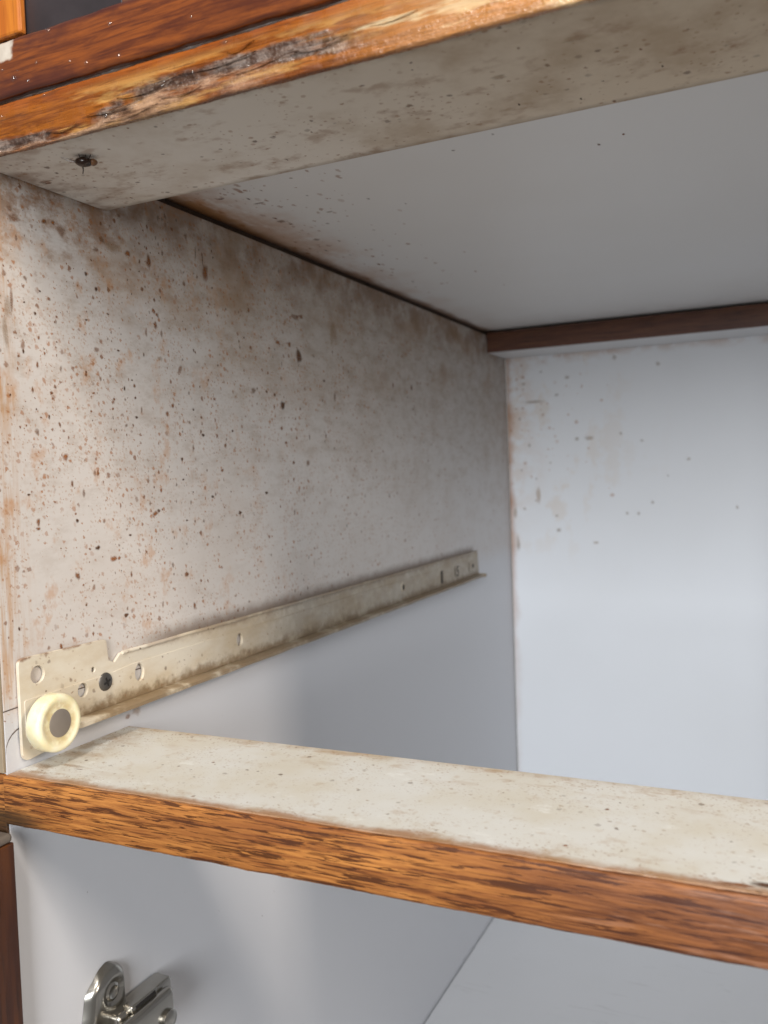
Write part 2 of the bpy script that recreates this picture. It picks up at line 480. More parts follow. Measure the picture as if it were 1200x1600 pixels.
def mat_roller():
    n = NT('yellowed nylon')
    k = n.noise(160, 4, 0.6)
    r = n.f('SQRT', n.add(n.f('POWER', n.f('SUBTRACT', n.y, 0.0127), 2.0), n.f('POWER', n.f('SUBTRACT', n.z, 0.2970), 2.0)))
    col = n.mix(n.ss(k, 0.35, 0.7), srgb(236, 230, 200), srgb(226, 214, 170))
    ring = n.mul(n.ss(r, 0.0080, 0.0062), n.ss(n.x, 0.0098, 0.0108), n.ss(n.noise(300, 3), 0.3, 0.6))
    col = n.mix(n.mul(ring, 0.5), col, srgb(186, 152, 88))
    n.bump(k, 0.05, 0.0004)
    n.b.inputs['Subsurface Weight'].default_value = 0.15
    n.b.inputs['Subsurface Radius'].default_value = (0.003, 0.002, 0.001)
    n.b.inputs['Subsurface Scale'].default_value = 0.5
    return n.done(col, 0.38, 0.5)


def mat_specks():
    n = NT('dried grease')
    at = n.t.nodes.new('ShaderNodeAttribute')
    at.attribute_name = 'tone'
    k = n.noise(1500, 3, 0.6)
    al = n.f('MULTIPLY', at.outputs['Alpha'], n.ss(k, 0.25, 0.6, 0.55, 1.0), clamp=True)
    n.put(n.b.inputs['Alpha'], al)
    return n.done(at.outputs['Color'], 0.5, 0.3)


def mat_water():
    n = NT('water bead')
    t = n.t
    tr = t.nodes.new('ShaderNodeBsdfTransparent')
    gl = t.nodes.new('ShaderNodeBsdfGlossy')
    gl.inputs['Roughness'].default_value = 0.06
    mx = t.nodes.new('ShaderNodeMixShader')
    mx.inputs[0].default_value = 0.12
    t.links.new(tr.outputs[0], mx.inputs[1])
    t.links.new(gl.outputs[0], mx.inputs[2])
    t.links.new(mx.outputs[0], t.nodes['Material Output'].inputs['Surface'])
    t.nodes.remove(n.b)
    return n.m


M_SIDE, M_STR, M_CEIL, M_BACK, M_CLEAN, M_RAIL = mat_side(), mat_stretcher(), mat_ceiling(), mat_back(), mat_clean(), mat_rail()
M_RWOOD, M_SWOOD, M_UWOOD = mat_rail_wood(), mat_stretcher_wood(), mat_upper_wood()
M_BACKWOOD = mat_wood('brown edge banding', srgb(112, 70, 46), srgb(78, 44, 30), srgb(52, 28, 20), 4, 0.45)
M_DARKWOOD = mat_wood('dark gap filler', srgb(74, 54, 36), srgb(54, 36, 24), srgb(30, 20, 14), 9, 0.7)
M_POST = mat_wood('orange upright oak', srgb(214, 134, 46), srgb(170, 92, 30), srgb(110, 58, 22), 3, 0.3, True)
M_DOOR = mat_wood('door dark stained oak', srgb(86, 48, 22), srgb(56, 28, 16), srgb(34, 18, 12), 6, 0.35, True)
M_CAP = mat_plain('dusty door top', srgb(100, 90, 80), 0.7)
M_GREYPANEL = mat_plain('dark grey panel', srgb(52, 46, 48), 0.4, 0, 60, 0.2)
M_SLIDE, M_ROLL, M_SPECK, M_WATER = mat_slide(), mat_roller(), mat_specks(), mat_water()
M_AXLE = mat_plain('dull axle steel', srgb(150, 140, 130), 0.55, 0.6, 200, 0.08)
M_SCREW = mat_plain('dark screw steel', srgb(112, 108, 104), 0.4, 0.8)
M_BLACK = mat_plain('dark recess', srgb(30, 26, 24), 0.7)
M_NICKEL = mat_plain('nickel plated steel', srgb(176, 172, 164), 0.27, 1.0, 90, 0.06, 0.02)
M_INK = mat_plain('stamped ink', srgb(58, 50, 42), 0.7)
M_FEDGE = mat_plain('stained front edge', srgb(150, 134, 112), 0.6, 0, 120, 0.12)
M_PENCIL = mat_plain('pencil', srgb(96, 84, 78), 0.7)
M_INSECT = mat_plain('insect shell', srgb(42, 24, 14), 0.22)
M_WING = mat_plain('insect wing', srgb(112, 76, 48), 0.3)


# ------------------------------------------------------------------ mesh helpers (all lengths in mm, world axes)
def link(name, me, mat, parent=None):
    o = bpy.data.objects.new(name, me)
    COL.objects.link(o)
    if mat:
        me.materials.append(mat)
    if parent:
        o.parent = parent
        q = parent
        w = Matrix.Identity(4)
        chain = []
        while q:
            chain.append(q)
            q = q.parent
        for c in reversed(chain):
            w = w @ c.matrix_parent_inverse @ c.matrix_basis
        o.matrix_parent_inverse = w.inverted()
    return o


def fin(bm, name, mat, parent=None, smooth=False):
    for v in bm.verts:
        v.co *= MM
    bmesh.ops.recalc_face_normals(bm, faces=bm.faces)
    me = bpy.data.meshes.new(name)
    bm.to_mesh(me)
    bm.free()
    if smooth:
        for p in me.polygons:
            p.use_smooth = True
        try:
            me.set_sharp_from_angle(angle=math.radians(40))
        except Exception:
            pass
    return link(name, me, mat, parent)


def thing(name, base, label, cat, group=None):
    o = bpy.data.objects.new(name, None)
    o.empty_display_size = 0.02
    COL.objects.link(o)
    o.location = Vector(base) * MM
    o['label'], o['category'] = label, cat
    if group:
        o['group'] = group
    return o


def add_box(bm, x0, x1, y0, y1, z0, z1, bevel=0.0, seg=2):
    r = bmesh.ops.create_cube(bm, size=1.0)
    vs = r['verts']
    for v in vs:
        v.co = Vector((x0 + (v.co.x + .5) * (x1 - x0), y0 + (v.co.y + .5) * (y1 - y0), z0 + (v.co.z + .5) * (z1 - z0)))
    if bevel:
        es = list({e for v in vs for e in v.link_edges})
        bmesh.ops.bevel(bm, geom=es, offset=bevel, segments=seg, profile=0.5, affect='EDGES')


def box(name, b, mat, parent=None, bevel=0.3, seg=2):
    bm = bmesh.new()
    add_box(bm, *b, bevel, seg)
    return fin(bm, name, mat, parent)


def strip(name, x0, x1, y0, y1, z0, z1, mat, parent, wob=0.25, n=160, r=0.8, seed=0.0, dent=None, fz=0):
    """a long edge strip with an uneven, rounded outline: cross-section rings along its length"""
    bm = bmesh.new()
    prof = []
    a = [(y0, z0), (y1, z0), (y1, z1), (y0, z1)]
    cs = [(y0 + r, z0 + r, 180), (y1 - 0.05, z0 + 0.05, 270), (y1 - 0.05, z1 - 0.05, 0), (y0 + r, z1 - r, 90)]
    for cy, cz, a0 in cs:
        rr = r if cy < (y0 + y1) / 2 and r < (y1 - y0) else 0.05
        if rr == r and a0 == 180 and fz:
            # extra points up the front face, from its top corner down to its bottom one
            for k in range(fz, 0, -1):
                prof.append((y0, z0 + r + (z1 - z0 - 2 * r) * k / (fz + 1)))
        if rr == r:
            for k in range(4):
                t = math.radians(a0 + 90 * k / 3)
                prof.append((cy + rr * math.cos(t), cz + rr * math.sin(t)))
        else:
            prof.append((cy, cz))
    rings = []
    for i in range(n + 1):
        x = x0 + (x1 - x0) * i / n
        ring = []
        for (py, pz) in prof:
            d1 = mnoise.noise(Vector((x * 0.09, pz * 0.6, seed)))
            d2 = mnoise.noise(Vector((x * 0.4, pz * 0.9, seed + 9)))
            d3 = mnoise.noise(Vector((x * 0.13, pz * 0.5, seed + 20)))
            dz = wob * (d1 + 0.5 * d2)
            dy = wob * 0.6 * d3 if py < (y0 + y1) / 2 else 0
            if dent and py < (y0 + y1) / 2:
                dy += dent(x, pz)
            ring.append(bm.verts.new((x, py + dy, pz + dz)))
        rings.append(ring)
    for i in range(n):
        for k in range(len(prof)):
            k2 = (k + 1) % len(prof)
            bm.faces.new((rings[i][k], rings[i][k2], rings[i + 1][k2], rings[i + 1][k]))
    bm.faces.new(rings[0])
    bm.faces.new(rings[-1])
    return fin(bm, name, mat, parent, smooth=True)


def plate(name, outline, holes, x0, thick, mat, parent, bevel=0.15):
    """sheet cut in the (y, z) plane with real holes, standing x0 off the wall"""
    cu = bpy.data.curves.new(name, 'CURVE')
    cu.dimensions = '2D'
    cu.fill_mode = 'BOTH'
    cu.extrude = max(thick / 2 - bevel, 0.01) * MM
    cu.bevel_depth = bevel * MM
    cu.bevel_resolution = 1
    cu.offset = -bevel * MM
    for pts in [outline] + holes:
        sp = cu.splines.new('POLY')
        sp.points.add(len(pts) - 1)
        for p, (yy, zz) in zip(sp.points, pts):
            p.co = (yy * MM, zz * MM, 0, 1)
        sp.use_cyclic_u = True
    tmp = bpy.data.objects.new('tmp', cu)
    COL.objects.link(tmp)
    dg = bpy.context.evaluated_depsgraph_get()
    me = bpy.data.meshes.new_from_object(tmp.evaluated_get(dg))
    bpy.data.objects.remove(tmp)
    bpy.data.curves.remove(cu)
    me.name = name
    me.materials.clear()
    for v in me.vertices:
        yy, zz, d = v.co
        v.co = (x0 * MM + thick / 2 * MM + d, yy, zz)
    me.update()
    bm = bmesh.new()
    bm.from_mesh(me)
    bmesh.ops.remove_doubles(bm, verts=bm.verts, dist=1e-7)
    bmesh.ops.recalc_face_normals(bm, faces=bm.faces)
    bm.to_mesh(me)
    bm.free()
    return link(name, me, mat, parent)


def rounded(pts_r, seg=5):
    """polygon with rounded corners; each entry is (y, z, radius)"""
    out = []
    n = len(pts_r)
    for i in range(n):
        p = Vector(pts_r[i][:2])
        a = Vector(pts_r[i - 1][:2])
        b = Vector(pts_r[(i + 1) % n][:2])
        r = pts_r[i][2]
        if r <= 0:
            out.append(tuple(p))
            continue
        u, v = (a - p).normalized(), (b - p).normalized()
        ang = u.angle(v)
        t = min(r / math.tan(ang / 2), (a - p).length * .49, (b - p).length * .49)
        s, e = p + u * t, p + v * t
        for k in range(seg + 1):
            q = k / seg
            out.append(tuple((1 - q) ** 2 * s + 2 * q * (1 - q) * p + q * q * e))
    return out


def circ(cy, cz, ry, rz=None, n=20):
    rz = rz or ry
    return [(cy + ry * math.cos(2 * math.pi * k / n), cz + rz * math.sin(2 * math.pi * k / n)) for k in range(n)]


def lathe(bm, prof, cy, cz, n=40):
    """turn (x, r) profile round an axis along x through (cy, cz)"""
    rings = []
    for (px, r) in prof:
        if r < 1e-6:
            rings.append([bm.verts.new((px, cy, cz))])
        else:
            rings.append([bm.verts.new((px, cy + r * math.cos(2 * math.pi * k / n), cz + r * math.sin(2 * math.pi * k / n))) for k in range(n)])
    for a, b in zip(rings, rings[1:]):
        for k in range(n):
            k2 = (k + 1) % n
            if len(a) == 1:
                bm.faces.new((a[0], b[k], b[k2]))
            elif len(b) == 1:
                bm.faces.new((a[k], a[k2], b[0]))
            else:
                bm.faces.new((a[k], a[k2], b[k2], b[k]))


def tube(bm, pts, r, n=8, r2=None):
    r2 = r if r2 is None else r2
    pts = [Vector(p) for p in pts]
    rings = []
    for i, p in enumerate(pts):
        d = (pts[min(i + 1, len(pts) - 1)] - pts[max(i - 1, 0)]).normalized()
        u = d.orthogonal().normalized()
        v = d.cross(u)
        q = r + (r2 - r) * i / (len(pts) - 1)
        rings.append([bm.verts.new(p + q * (math.cos(2 * math.pi * k / n) * u + math.sin(2 * math.pi * k / n) * v)) for k in range(n)])
    for a, b in zip(rings, rings[1:]):
        for k in range(n):
            k2 = (k + 1) % n
            bm.faces.new((a[k], a[k2], b[k2], b[k]))
    bm.faces.new(rings[0])
    bm.faces.new(rings[-1])


WALL= [(119.9,468.9,2.37,3.7,2),(199.0,440.5,3.33,4.39,3),(181.0,413.2,2.48,2.61,3),(70.1,466.4,1.85,1.51,2),(82.5,466.0,1.77,2.86,2),(56.1,474.6,0.85,0.73,2),(28.1,468.5,1.31,1.01,2),(32.2,469.0,1.2,0.91,2),(47.1,454.0,0.81,0.95,3),(50.1,459.6,0.66,0.6,2),(52.0,449.3,0.84,0.96,3),(57.5,440.9,0.69,0.49,3),(46.0,437.0,0.65,0.47,3),(22.0,435.9,0.71,0.77,3),(24.7,443.8,0.57,0.44,3),(17.5,438.9,0.55,0.43,3),(21.1,431.9,0.42,0.44,2),(23.1,427.6,0.71,0.77,2),(62.4,427.7,0.89,0.62,3),(84.6,440.6,1.2,1.57,2),(78.9,436.7,0.77,2.06,1),(88.3,437.7,0.81,1.85,1),(84.2,446.2,1.19,1.31,2),(77.4,453.8,1.15,1.03,2),(99.4,424.0,1.72,2.18,1),(50.8,426.8,1.34,0.96,1),(31.1,427.2,0.6,0.34,2),(44.6,417.0,0.81,0.94,2),(21.9,418.2,0.57,1.1,2),(16.1,422.2,0.55,1.08,3),(13.9,420.4,0.54,0.54,2),(69.2,416.9,0.74,0.5,3),(52.0,416.0,0.84,0.96,1),(27.6,409.0,1.03,0.79,2),(26.1,400.6,0.58,0.89,3),(30.7,398.1,0.75,1.02,2),(13.1,396.6,0.54,0.65,2),(20.4,395.1,1.13,1.32,1),(32.6,386.6,1.52,1.25,2),(15.1,373.7,0.82,0.43,3),(46.4,352.8,1.48,1.07,3),(42.2,352.7,0.8,0.59,2),(54.5,347.9,1.9,1.46,2),(57.3,347.9,1.05,0.74,2),(35.5,343.6,1.4,1.5,2),(79.2,363.7,1.77,1.3,2),(81.6,364.8,0.99,0.91,3),(63.9,356.2,0.9,0.5,3),(59.7,325.4,1.24,0.86,3),(36.6,363.7,0.93,0.81,3),(36.1,366.0,0.62,0.58,2),(18.9,364.3,0.84,1.54,2),(18.4,361.9,1.12,0.66,2),(98.2,377.3,0.86,0.54,3),(97.9,385.8,0.86,0.81,3),(99.5,359.8,0.87,0.55,3),(70.8,402.4,0.93,0.63,3),(57.8,405.0,0.7,0.61,2),(58.7,408.7,0.7,0.61,2),(70.6,410.0,0.74,0.51,3),(93.6,408.3,1.05,1.07,2),(89.7,404.6,1.03,1.33,2),(97.5,336.9,1.51,1.09,2),(107.3,407.4,0.9,0.69,3),(148.4,443.5,0.81,0.61,3),(126.5,428.3,0.73,0.72,2),(112.5,404.3,0.92,0.84,2),(113.3,396.5,1.15,0.84,3),(135.8,399.1,1.02,0.74,3),(126.4,380.9,1.23,1.02,2),(162.2,369.5,1.44,0.79,3),(139.1,360.9,1.56,1.2,3),(118.4,369.2,0.95,0.86,3),(204.0,384.2,2.39,2.05,1),(182.7,394.4,1.56,0.66,2),(189.4,384.2,1.28,1.0,2),(225.1,429.5,1.47,0.89,3),(237.1,421.5,1.92,2.55,1),(317.6,434.3,2.02,2.09,2),(348.1,434.9,2.22,2.19,2),(195.9,460.4,5.28,1.68,1),(237.7,457.6,4.63,7.27,0),(166.0,419.3,1.16,1.11,2),(173.5,418.3,1.2,1.12,2),(154.7,418.8,2.22,1.54,1),(189.7,445.4,1.6,1.66,2),(178.5,445.0,2.45,1.3,2),(202.6,461.4,2.02,1.36,2),(153.2,457.1,1.1,1.23,2),(124.7,462.7,0.97,0.58,2),(113.6,476.0,0.46,4.21,1),(118.5,474.2,0.47,2.84,2),(107.3,481.4,1.11,1.94,1),(14.8,466.5,2.71,1.72,1),(13.4,469.1,1.6,1.07,1),(35.9,466.8,2.76,1.83,1),(53.0,464.2,2.02,1.2,1),(61.7,467.3,6.08,2.22,0),(56.0,468.7,1.71,1.7,1),(10.7,436.1,1.85,4.25,0),(9.1,427.5,1.31,6.35,0),(12.4,438.5,0.67,4.28,1),(16.0,424.1,1.09,2.16,1),(86.8,427.3,1.62,1.05,0),(48.0,410.4,0.99,0.48,2),(44.7,417.9,0.65,0.47,2),(55.0,420.3,0.51,0.36,2),(22.4,400.2,0.57,0.44,2)]
STR= [(60.9,2.8,0.47,0.53,2),(68.5,6.2,0.79,0.72,1),(51.4,-0.0,0.79,0.88,1),(105.5,32.3,0.41,0.63,2),(94.0,29.5,0.66,0.63,1),(166.0,44.9,0.4,0.84,3),(182.4,50.1,0.4,0.85,3),(202.0,28.7,0.36,0.69,2),(205.6,40.9,0.37,0.95,3),(175.2,12.9,0.7,0.79,1),(147.8,10.5,0.29,0.49,2),(150.8,29.5,0.93,0.95,1),(179.2,25.5,0.87,1.05,1),(190.4,56.6,0.65,0.88,2),(6.1,23.6,3.6,1.15,1),(6.1,25.1,1.81,0.93,2),(44.9,12.3,0.5,0.59,2),(19.5,24.4,0.36,0.68,2),(14.5,33.3,0.37,0.73,2),(3.7,34.6,0.93,1.0,1),(12.5,46.6,0.38,0.81,2),(19.2,51.5,0.48,1.11,2),(32.0,40.1,0.92,0.75,1),(35.0,44.2,0.37,0.77,1),(65.2,32.0,0.69,0.67,1),(138.6,30.1,1.26,0.98,1),(166.3,25.5,2.23,1.44,0),(188.9,15.2,4.13,1.57,0)]
CEIL= [(171.3,132.7,0.84,1.31,2),(181.1,127.1,0.62,1.25,2),(26.2,117.2,0.57,1.44,3),(26.7,124.8,3.51,1.12,1),(20.7,152.6,2.01,2.19,1),(22.4,158.6,1.02,1.35,2),(20.9,146.8,0.99,1.7,2),(23.6,252.0,0.92,2.75,2),(22.1,304.2,0.67,2.52,1),(19.2,225.0,0.58,1.84,1),(55.1,104.7,0.87,0.97,1),(49.7,126.7,0.69,1.1,1),(37.4,166.8,1.02,1.38,1),(70.1,144.3,0.71,1.59,1),(81.3,158.7,0.36,1.27,2),(16.3,111.1,1.6,1.05,2),(24.8,101.7,0.55,0.99,1),(36.8,110.9,0.67,1.03,1),(46.9,151.5,1.72,1.27,1),(51.2,188.4,0.8,1.51,0),(27.6,196.7,0.55,1.61,2),(13.0,209.7,0.85,2.31,1),(19.2,188.4,2.17,2.09,1),(122.0,110.1,0.83,1.22,1),(139.8,102.8,0.6,1.14,0)]
BACK= [(55.8,456.2,2.26,2.24,2),(100.9,404.9,1.61,1.37,2),(73.5,401.9,4.44,2.23,1),(63.4,401.8,2.25,1.68,1),(118.4,398.0,1.32,1.36,1),(155.8,380.7,1.77,1.6,1),(139.2,367.4,1.03,1.08,0),(27.6,352.5,2.93,8.06,0),(25.7,368.1,1.17,1.44,1),(20.0,398.2,1.47,2.3,1),(38.9,382.0,1.16,1.14,1),(25.1,348.6,1.18,1.44,1),(12.3,376.1,1.19,1.45,1),(44.7,321.9,2.88,1.72,0),(104.7,335.9,1.61,1.66,0),(114.4,335.8,1.6,1.65,0),(126.2,344.9,1.57,1.63,0),(192.8,339.5,1.46,1.57,0),(77.8,310.5,2.78,1.41,0),(97.1,470.4,2.15,2.73,1),(132.9,461.8,1.81,1.6,0),(32.5,463.1,1.45,1.41,1),(16.4,453.6,2.36,1.71,0),(25.9,436.9,11.62,1.71,0),(46.3,441.7,2.28,1.41,0),(11.9,422.3,1.48,1.73,1),(43.3,334.5,1.73,1.71,0),(5.2,338.5,1.8,5.83,0),(14.2,341.2,1.49,1.74,1),(7.3,309.2,1.8,8.78,0)]
# ------------------------------------------------------------------ the cabinet
W = 376.0                 # inner width
TOPZ = 494.7              # underside of the board above
cab = thing('kitchen_cabinet', (W / 2, 290, -16), 'open white laminate base cabinet with orange oak edges and grease-spotted left wall', 'cabinet')
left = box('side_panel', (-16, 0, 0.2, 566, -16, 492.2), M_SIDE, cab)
box('edge_band', (-16.1, -0.05, -1.0, 0.15, 283.0, 492.0), M_FEDGE, left, 0.2)
box('edge_band', (-16.1, -0.05, -1.0, 0.15, -16, 282.6), M_RWOOD, left, 0.2)
rightp = box('side_panel', (W, W + 16, 0.2, 566, -16, 492.2), M_CLEAN, cab)
box('edge_band', (W + 0.05, W + 16.1, -1.0, 0.15, -16, 492.0), M_RWOOD, rightp, 0.2)
box('back_panel', (0.8, W - 0.8, 565.6, 569, -10, 494.4), M_BACK, cab, 0.1)
box('bottom_panel', (0.9, W - 0.9, 0.3, 565.3, -16, 0), M_CLEAN, cab, 0.3)
fs = box('front_stretcher', (0.35, W - 0.35, 0.3, 58.6, 479.8, 494.3), M_STR, cab, 0.25)


def worn(x, z):
    """splintered, abraded hollow along the lower half of the edge"""
    t = min(1, max(0, (x - 35) / 50))
    c = 481.8 + 5.2 * t * t * (3 - 2 * t) - 1.6 * min(1, max(0, (x - 95) / 35))
    d = (z - c) + 4.0 * mnoise.noise(Vector((x * 0.06, z * 0.2, 5)))
    k = math.exp(-(d / 2.6) ** 2) * min(1, max(0, (150 - x) / 25))
    rough_ = mnoise.noise(Vector((x * 0.16, z * 1.1, 1))) + 0.6 * mnoise.noise(Vector((x * 0.5, z * 2.2, 8)))
    return k * (0.55 + 0.75 * rough_)


strip('edge_band', 0.5, W - 0.5, -1.5, 0.25, 479.5, 494.6, M_SWOOD, fs, 0.30, 420, 0.7, 3.0, worn, 22)
# lifted slivers of the edge veneer
for (sx, sz, ln, hh, lift) in [(58, 483.5, 17, .55, .7), (72, 486.6, 22, .7, .9), (96, 487.8, 26, .6, .8), (84, 483.0, 14, .5, .6), (112, 484.6, 20, .6, .9),
                               (40, 482.0, 12, .45, .6), (128, 485.5, 16, .6, .7), (146, 487.2, 18, .8, .6), (104, 490.6, 9, .5, .5), (66, 480.9, 20, .4, .5)]:
    bm = bmesh.new()
    rows_ = []
    for i in range(9):
        q = i / 8
        w_ = hh * (math.sin(math.pi * min(1, q * 1.15 + 0.05)) ** .6 if q < .82 else .45 * (1 - q) / .18 + .05)
        yy = -1.52 - lift * q ** 2.2
        zc_ = sz + 0.5 * math.sin(q * 4 + sx) + 0.03 * ln * q
        x_ = sx + ln * (q - .5)
        rows_.append([bm.verts.new(p_) for p_ in ((x_, yy, zc_ - w_), (x_, yy - .18, zc_), (x_, yy, zc_ + w_), (x_, yy + .22, zc_))])
    for a_, b_ in zip(rows_, rows_[1:]):
        for k in range(4):
            bm.faces.new((a_[k], a_[(k + 1) % 4], b_[(k + 1) % 4], b_[k]))
    bm.faces.new(rows_[0])
    bm.faces.new(rows_[-1])
    fin(bm, 'veneer_splinter', M_SWOOD, fs)
rs = box('rear_stretcher', (0.35, W - 0.35, 515.0, 565.3, 477.2, 494.0), M_CLEAN, cab, 0.3)
strip('edge_band', 0.4, W - 0.4, 513.4, 514.95, 477.0, 493.9, M_BACKWOOD, rs, 0.12, 80, 0.4, 5.0)
dr = box('divider_rail', (0.3, W - 0.3, 0.3, 58.0, 267.0, 282.5), M_RAIL, cab, 0.35)
strip('edge_band', 0.4, W - 0.4, -1.6, 0.25, 266.4, 282.45, M_RWOOD, dr, 0.28, 220, 0.9, 8.0)
box('gap_filler', (-15, -3.0, 4, 562, 492.3, 495.8), M_DARKWOOD, cab, 0.1)  # dark filler added to stop light leaking through the gap
box('gap_filler', (W + 3.0, W + 15, 4, 562, 492.3, 495.8), M_DARKWOOD, cab, 0.1)

# pencil marks on the wall
bm = bmesh.new()
ps = [(y, 303.0 + 0.25 * math.sin(y * .13)) for y in range(0, 74, 3)]
for (ya, za), (yb, zb) in zip(ps, ps[1:]):
    bm.faces.new([bm.verts.new(q) for q in ((0.06, ya, za - .22), (0.06, yb, zb - .22), (0.06, yb, zb + .22), (0.06, ya, za + .22))])
fin(bm, 'pencil_line', M_PENCIL, cab)
bm = bmesh.new()
ps = [(0.3, 286.6), (0.2, 289.0), (0.5, 291.2), (1.6, 293.3), (3.2, 294.8), (4.9, 295.7), (6.5, 296.2)]
for (ya, za), (yb, zb) in zip(ps, ps[1:]):
    bm.faces.new([bm.verts.new(q) for q in ((0.06, ya, za - .25), (0.06, yb, zb - .25), (0.06, yb, zb + .28), (0.06, ya, za + .28))])
fin(bm, 'pencil_line', M_PENCIL, cab)

# ------------------------------------------------------------------ dried grease spots, thin crusts on the boards
TONES = {0: (srgb(168, 134, 96)[:3], 0.38), 1: (srgb(140, 96, 62)[:3], 0.55), 2: (srgb(140, 86, 40)[:3], 0.82), 3: (srgb(88, 54, 26)[:3], 0.95)}


def speck_mesh(name, items, place, parent):
    """items: (u, v, ru, rv, tone); place maps (u, v, height) to a point on the board"""
    verts, faces, cols = [], [], []
    for (u, v, ru, rv, t) in items:
        col, al = TONES[t]
        j = random.uniform(0.75, 1.25)
        col = tuple(c * j for c in col)
        b = len(verts)
        n = 9 if max(ru, rv) > 1.0 else 7
        ph = [random.uniform(0.62, 1.25) for _ in range(n)]
        verts.append(place(u, v, 0.22 if t > 1 else 0.10))
        cols.append((*col, al))
        for (f, a) in ((0.55, al * 0.92), (1.15, 0.0)):
            for k in range(n):
                ang = 2 * math.pi * k / n
                verts.append(place(u + ru * f * ph[k] * math.cos(ang), v + rv * f * ph[k] * math.sin(ang), 0.14 if f < 1 and t > 1 else 0.07))
                cols.append((*col, a))
        for k in range(n):
            k2 = (k + 1) % n
            faces.append((b, b + 1 + k, b + 1 + k2))
            faces.append((b + 1 + k, b + 1 + n + k, b + 1 + n + k2, b + 1 + k2))
    me = bpy.data.meshes.new(name)
    me.from_pydata([tuple(c * MM for c in p) for p in verts], [], faces)
    ca = me.color_attributes.new('tone', 'FLOAT_COLOR', 'POINT')
    for i, c in enumerate(cols):
        ca.data[i].color = c
    o = link(name, me, M_SPECK, parent)
    o['kind'] = 'stuff'
    return o


def scatter(n, fu, fv, keep, rmin, rmax, stretch, tones):
    out = []
    while len(out) < n:
        u, v = random.uniform(*fu), random.uniform(*fv)
        if random.random() < keep(u, v):
            r = rmin + (rmax - rmin) * random.random() ** 2.5
            out.append((u, v, r, r * random.uniform(*stretch), random.choice(tones)))
    return out


def wall_keep(y, z):
    c = mnoise.noise(Vector((y * 0.028, z * 0.024, 1.7))) + 0.5 * mnoise.noise(Vector((y * 0.09, z * 0.07, 4.2)))
    d = max(0.0, 0.42 + 0.75 * c)
    return min(1, d) * max(0.10, 1 - max(0, y - 120) / 330)


wall_items = WALL + [(66, 289.5, 1.1, 1.0, 2), (63, 287.5, 2.5, 2.5, 0), (58, 286, 1.5, 1.0, 1), (71, 290.5, 2.2, 1.5, 0)] + scatter(26, (2, 300), (150, 288), lambda y, z: 0.8, 0.15, 0.4, (0.8, 1.5), (0, 1)) + scatter(560, (1, 480), (314, 490), wall_keep, 0.22, 0.95, (0.8, 1.9), (1, 1, 1, 2, 2)) \
    + scatter(150, (1, 130), (314, 485), wall_keep, 0.2, 0.55, (0.9, 1.8), (2, 2, 3))
speck_mesh('grease_spots', wall_items, lambda u, v, h: (h, u, v), left)
speck_mesh('grease_spots', STR, lambda u, v, h: (u, v, 479.8 - h), fs)
speck_mesh('grease_spots', [(x, z, a, b, 0) for (x, z, a, b, t) in BACK], lambda u, v, h: (u, 565.6 - h, v), cab)
speck_mesh('grease_spots', [(229, 4.5, 4.5, 1.6, 3), (223, 3.0, 5.0, .9, 2), (219, 2.0, 6.0, .8, 1), (6, 10, 4, 2.5, 0), (14, 14, 6, 1.2, 0), (20, 12, 2, .5, 1), (9, 5, 6, 1.0, 0)] + scatter(60, (2, 330), (3, 56), lambda a, b: 0.6, 0.2, 0.8, (0.6, 1.1), (0, 1, 1, 2)), lambda u, v, h: (u, v, 282.5 + h), dr)

# ------------------------------------------------------------------ the carcass standing on top
up = thing('upper_cabinet', (W / 2, 290, 494.9), 'upper carcass with dark wet-varnished oak edge resting on the base cabinet', 'cabinet')
ub = box('bottom_panel', (-16, W + 16, 0.4, 566, TOPZ + 1.2, 512.0), M_CEIL, up, 0.25)
strip('edge_band', -16, W + 16, -2.4, 0.35, 495.9, 512.6, M_UWOOD, ub, 0.35, 220, 1.2, 14.0)
speck_mesh('grease_spots', CEIL, lambda u, v, h: (u, v, TOPZ + 1.2 - h), ub)
post = box('upright', (-16, 24.9, -1.6, 1.2, 514.2, 640), M_POST, up, 0.8)
box('recessed_panel', (-16, 62.0, 1.6, 4.0, 512.2, 640), M_GREYPANEL, up, 0.3)
box('upright', (62.4, 110.0, 0.6, 4, 512.3, 640), M_BACKWOOD, up, 0.8)
box('back_panel', (-16, W + 16, 20.4, 24, 512.3, 640), M_GREYPANEL, up, 0.3)

# ------------------------------------------------------------------ drawer slide
sl = thing('drawer_slide', (0, 240, 284), 'cream enamelled metal drawer slide with yellowed roller screwed to the left wall', 'drawer slide')
holes = [circ(13.6, 312.6, 3.0), circ(33.5, 302.4, 2.5, 2.6), circ(63.6, 302.3, 2.6, 3.4), circ(131.9, 302.4, 2.4, 3.0), circ(39.3, 308.6, 1.0)]
outl = rounded([(5.7, 284.6, 3.0), (5.7, 319.4, 2.6), (46.6, 318.6, 1.6), (47.4, 310.4, 0.7), (50.4, 309.0, 0.8), (54.0, 312.0, 2.0),
                (468.5, 311.2, 1.5), (471.0, 293.0, 0.5), (26.0, 293.0, 1.0), (20.0, 286.0, 2.5)])
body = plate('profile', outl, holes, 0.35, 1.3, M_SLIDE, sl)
face = rounded([(7.2, 292.0, 2.0), (7.2, 305.2, 1.0), (48.0, 305.6, 2.0), (60.0, 306.6, 2.0), (464.0, 306.9, 1.5), (466.0, 293.2, 0.3), (27.0, 293.2, 0.3), (22.0, 290.0, 1.5)])
plate('raised_face', face, [holes[1], circ(63.6, 302.3, 2.6, 3.4), holes[3]], 1.66, 0.32, M_SLIDE, sl, 0.15)
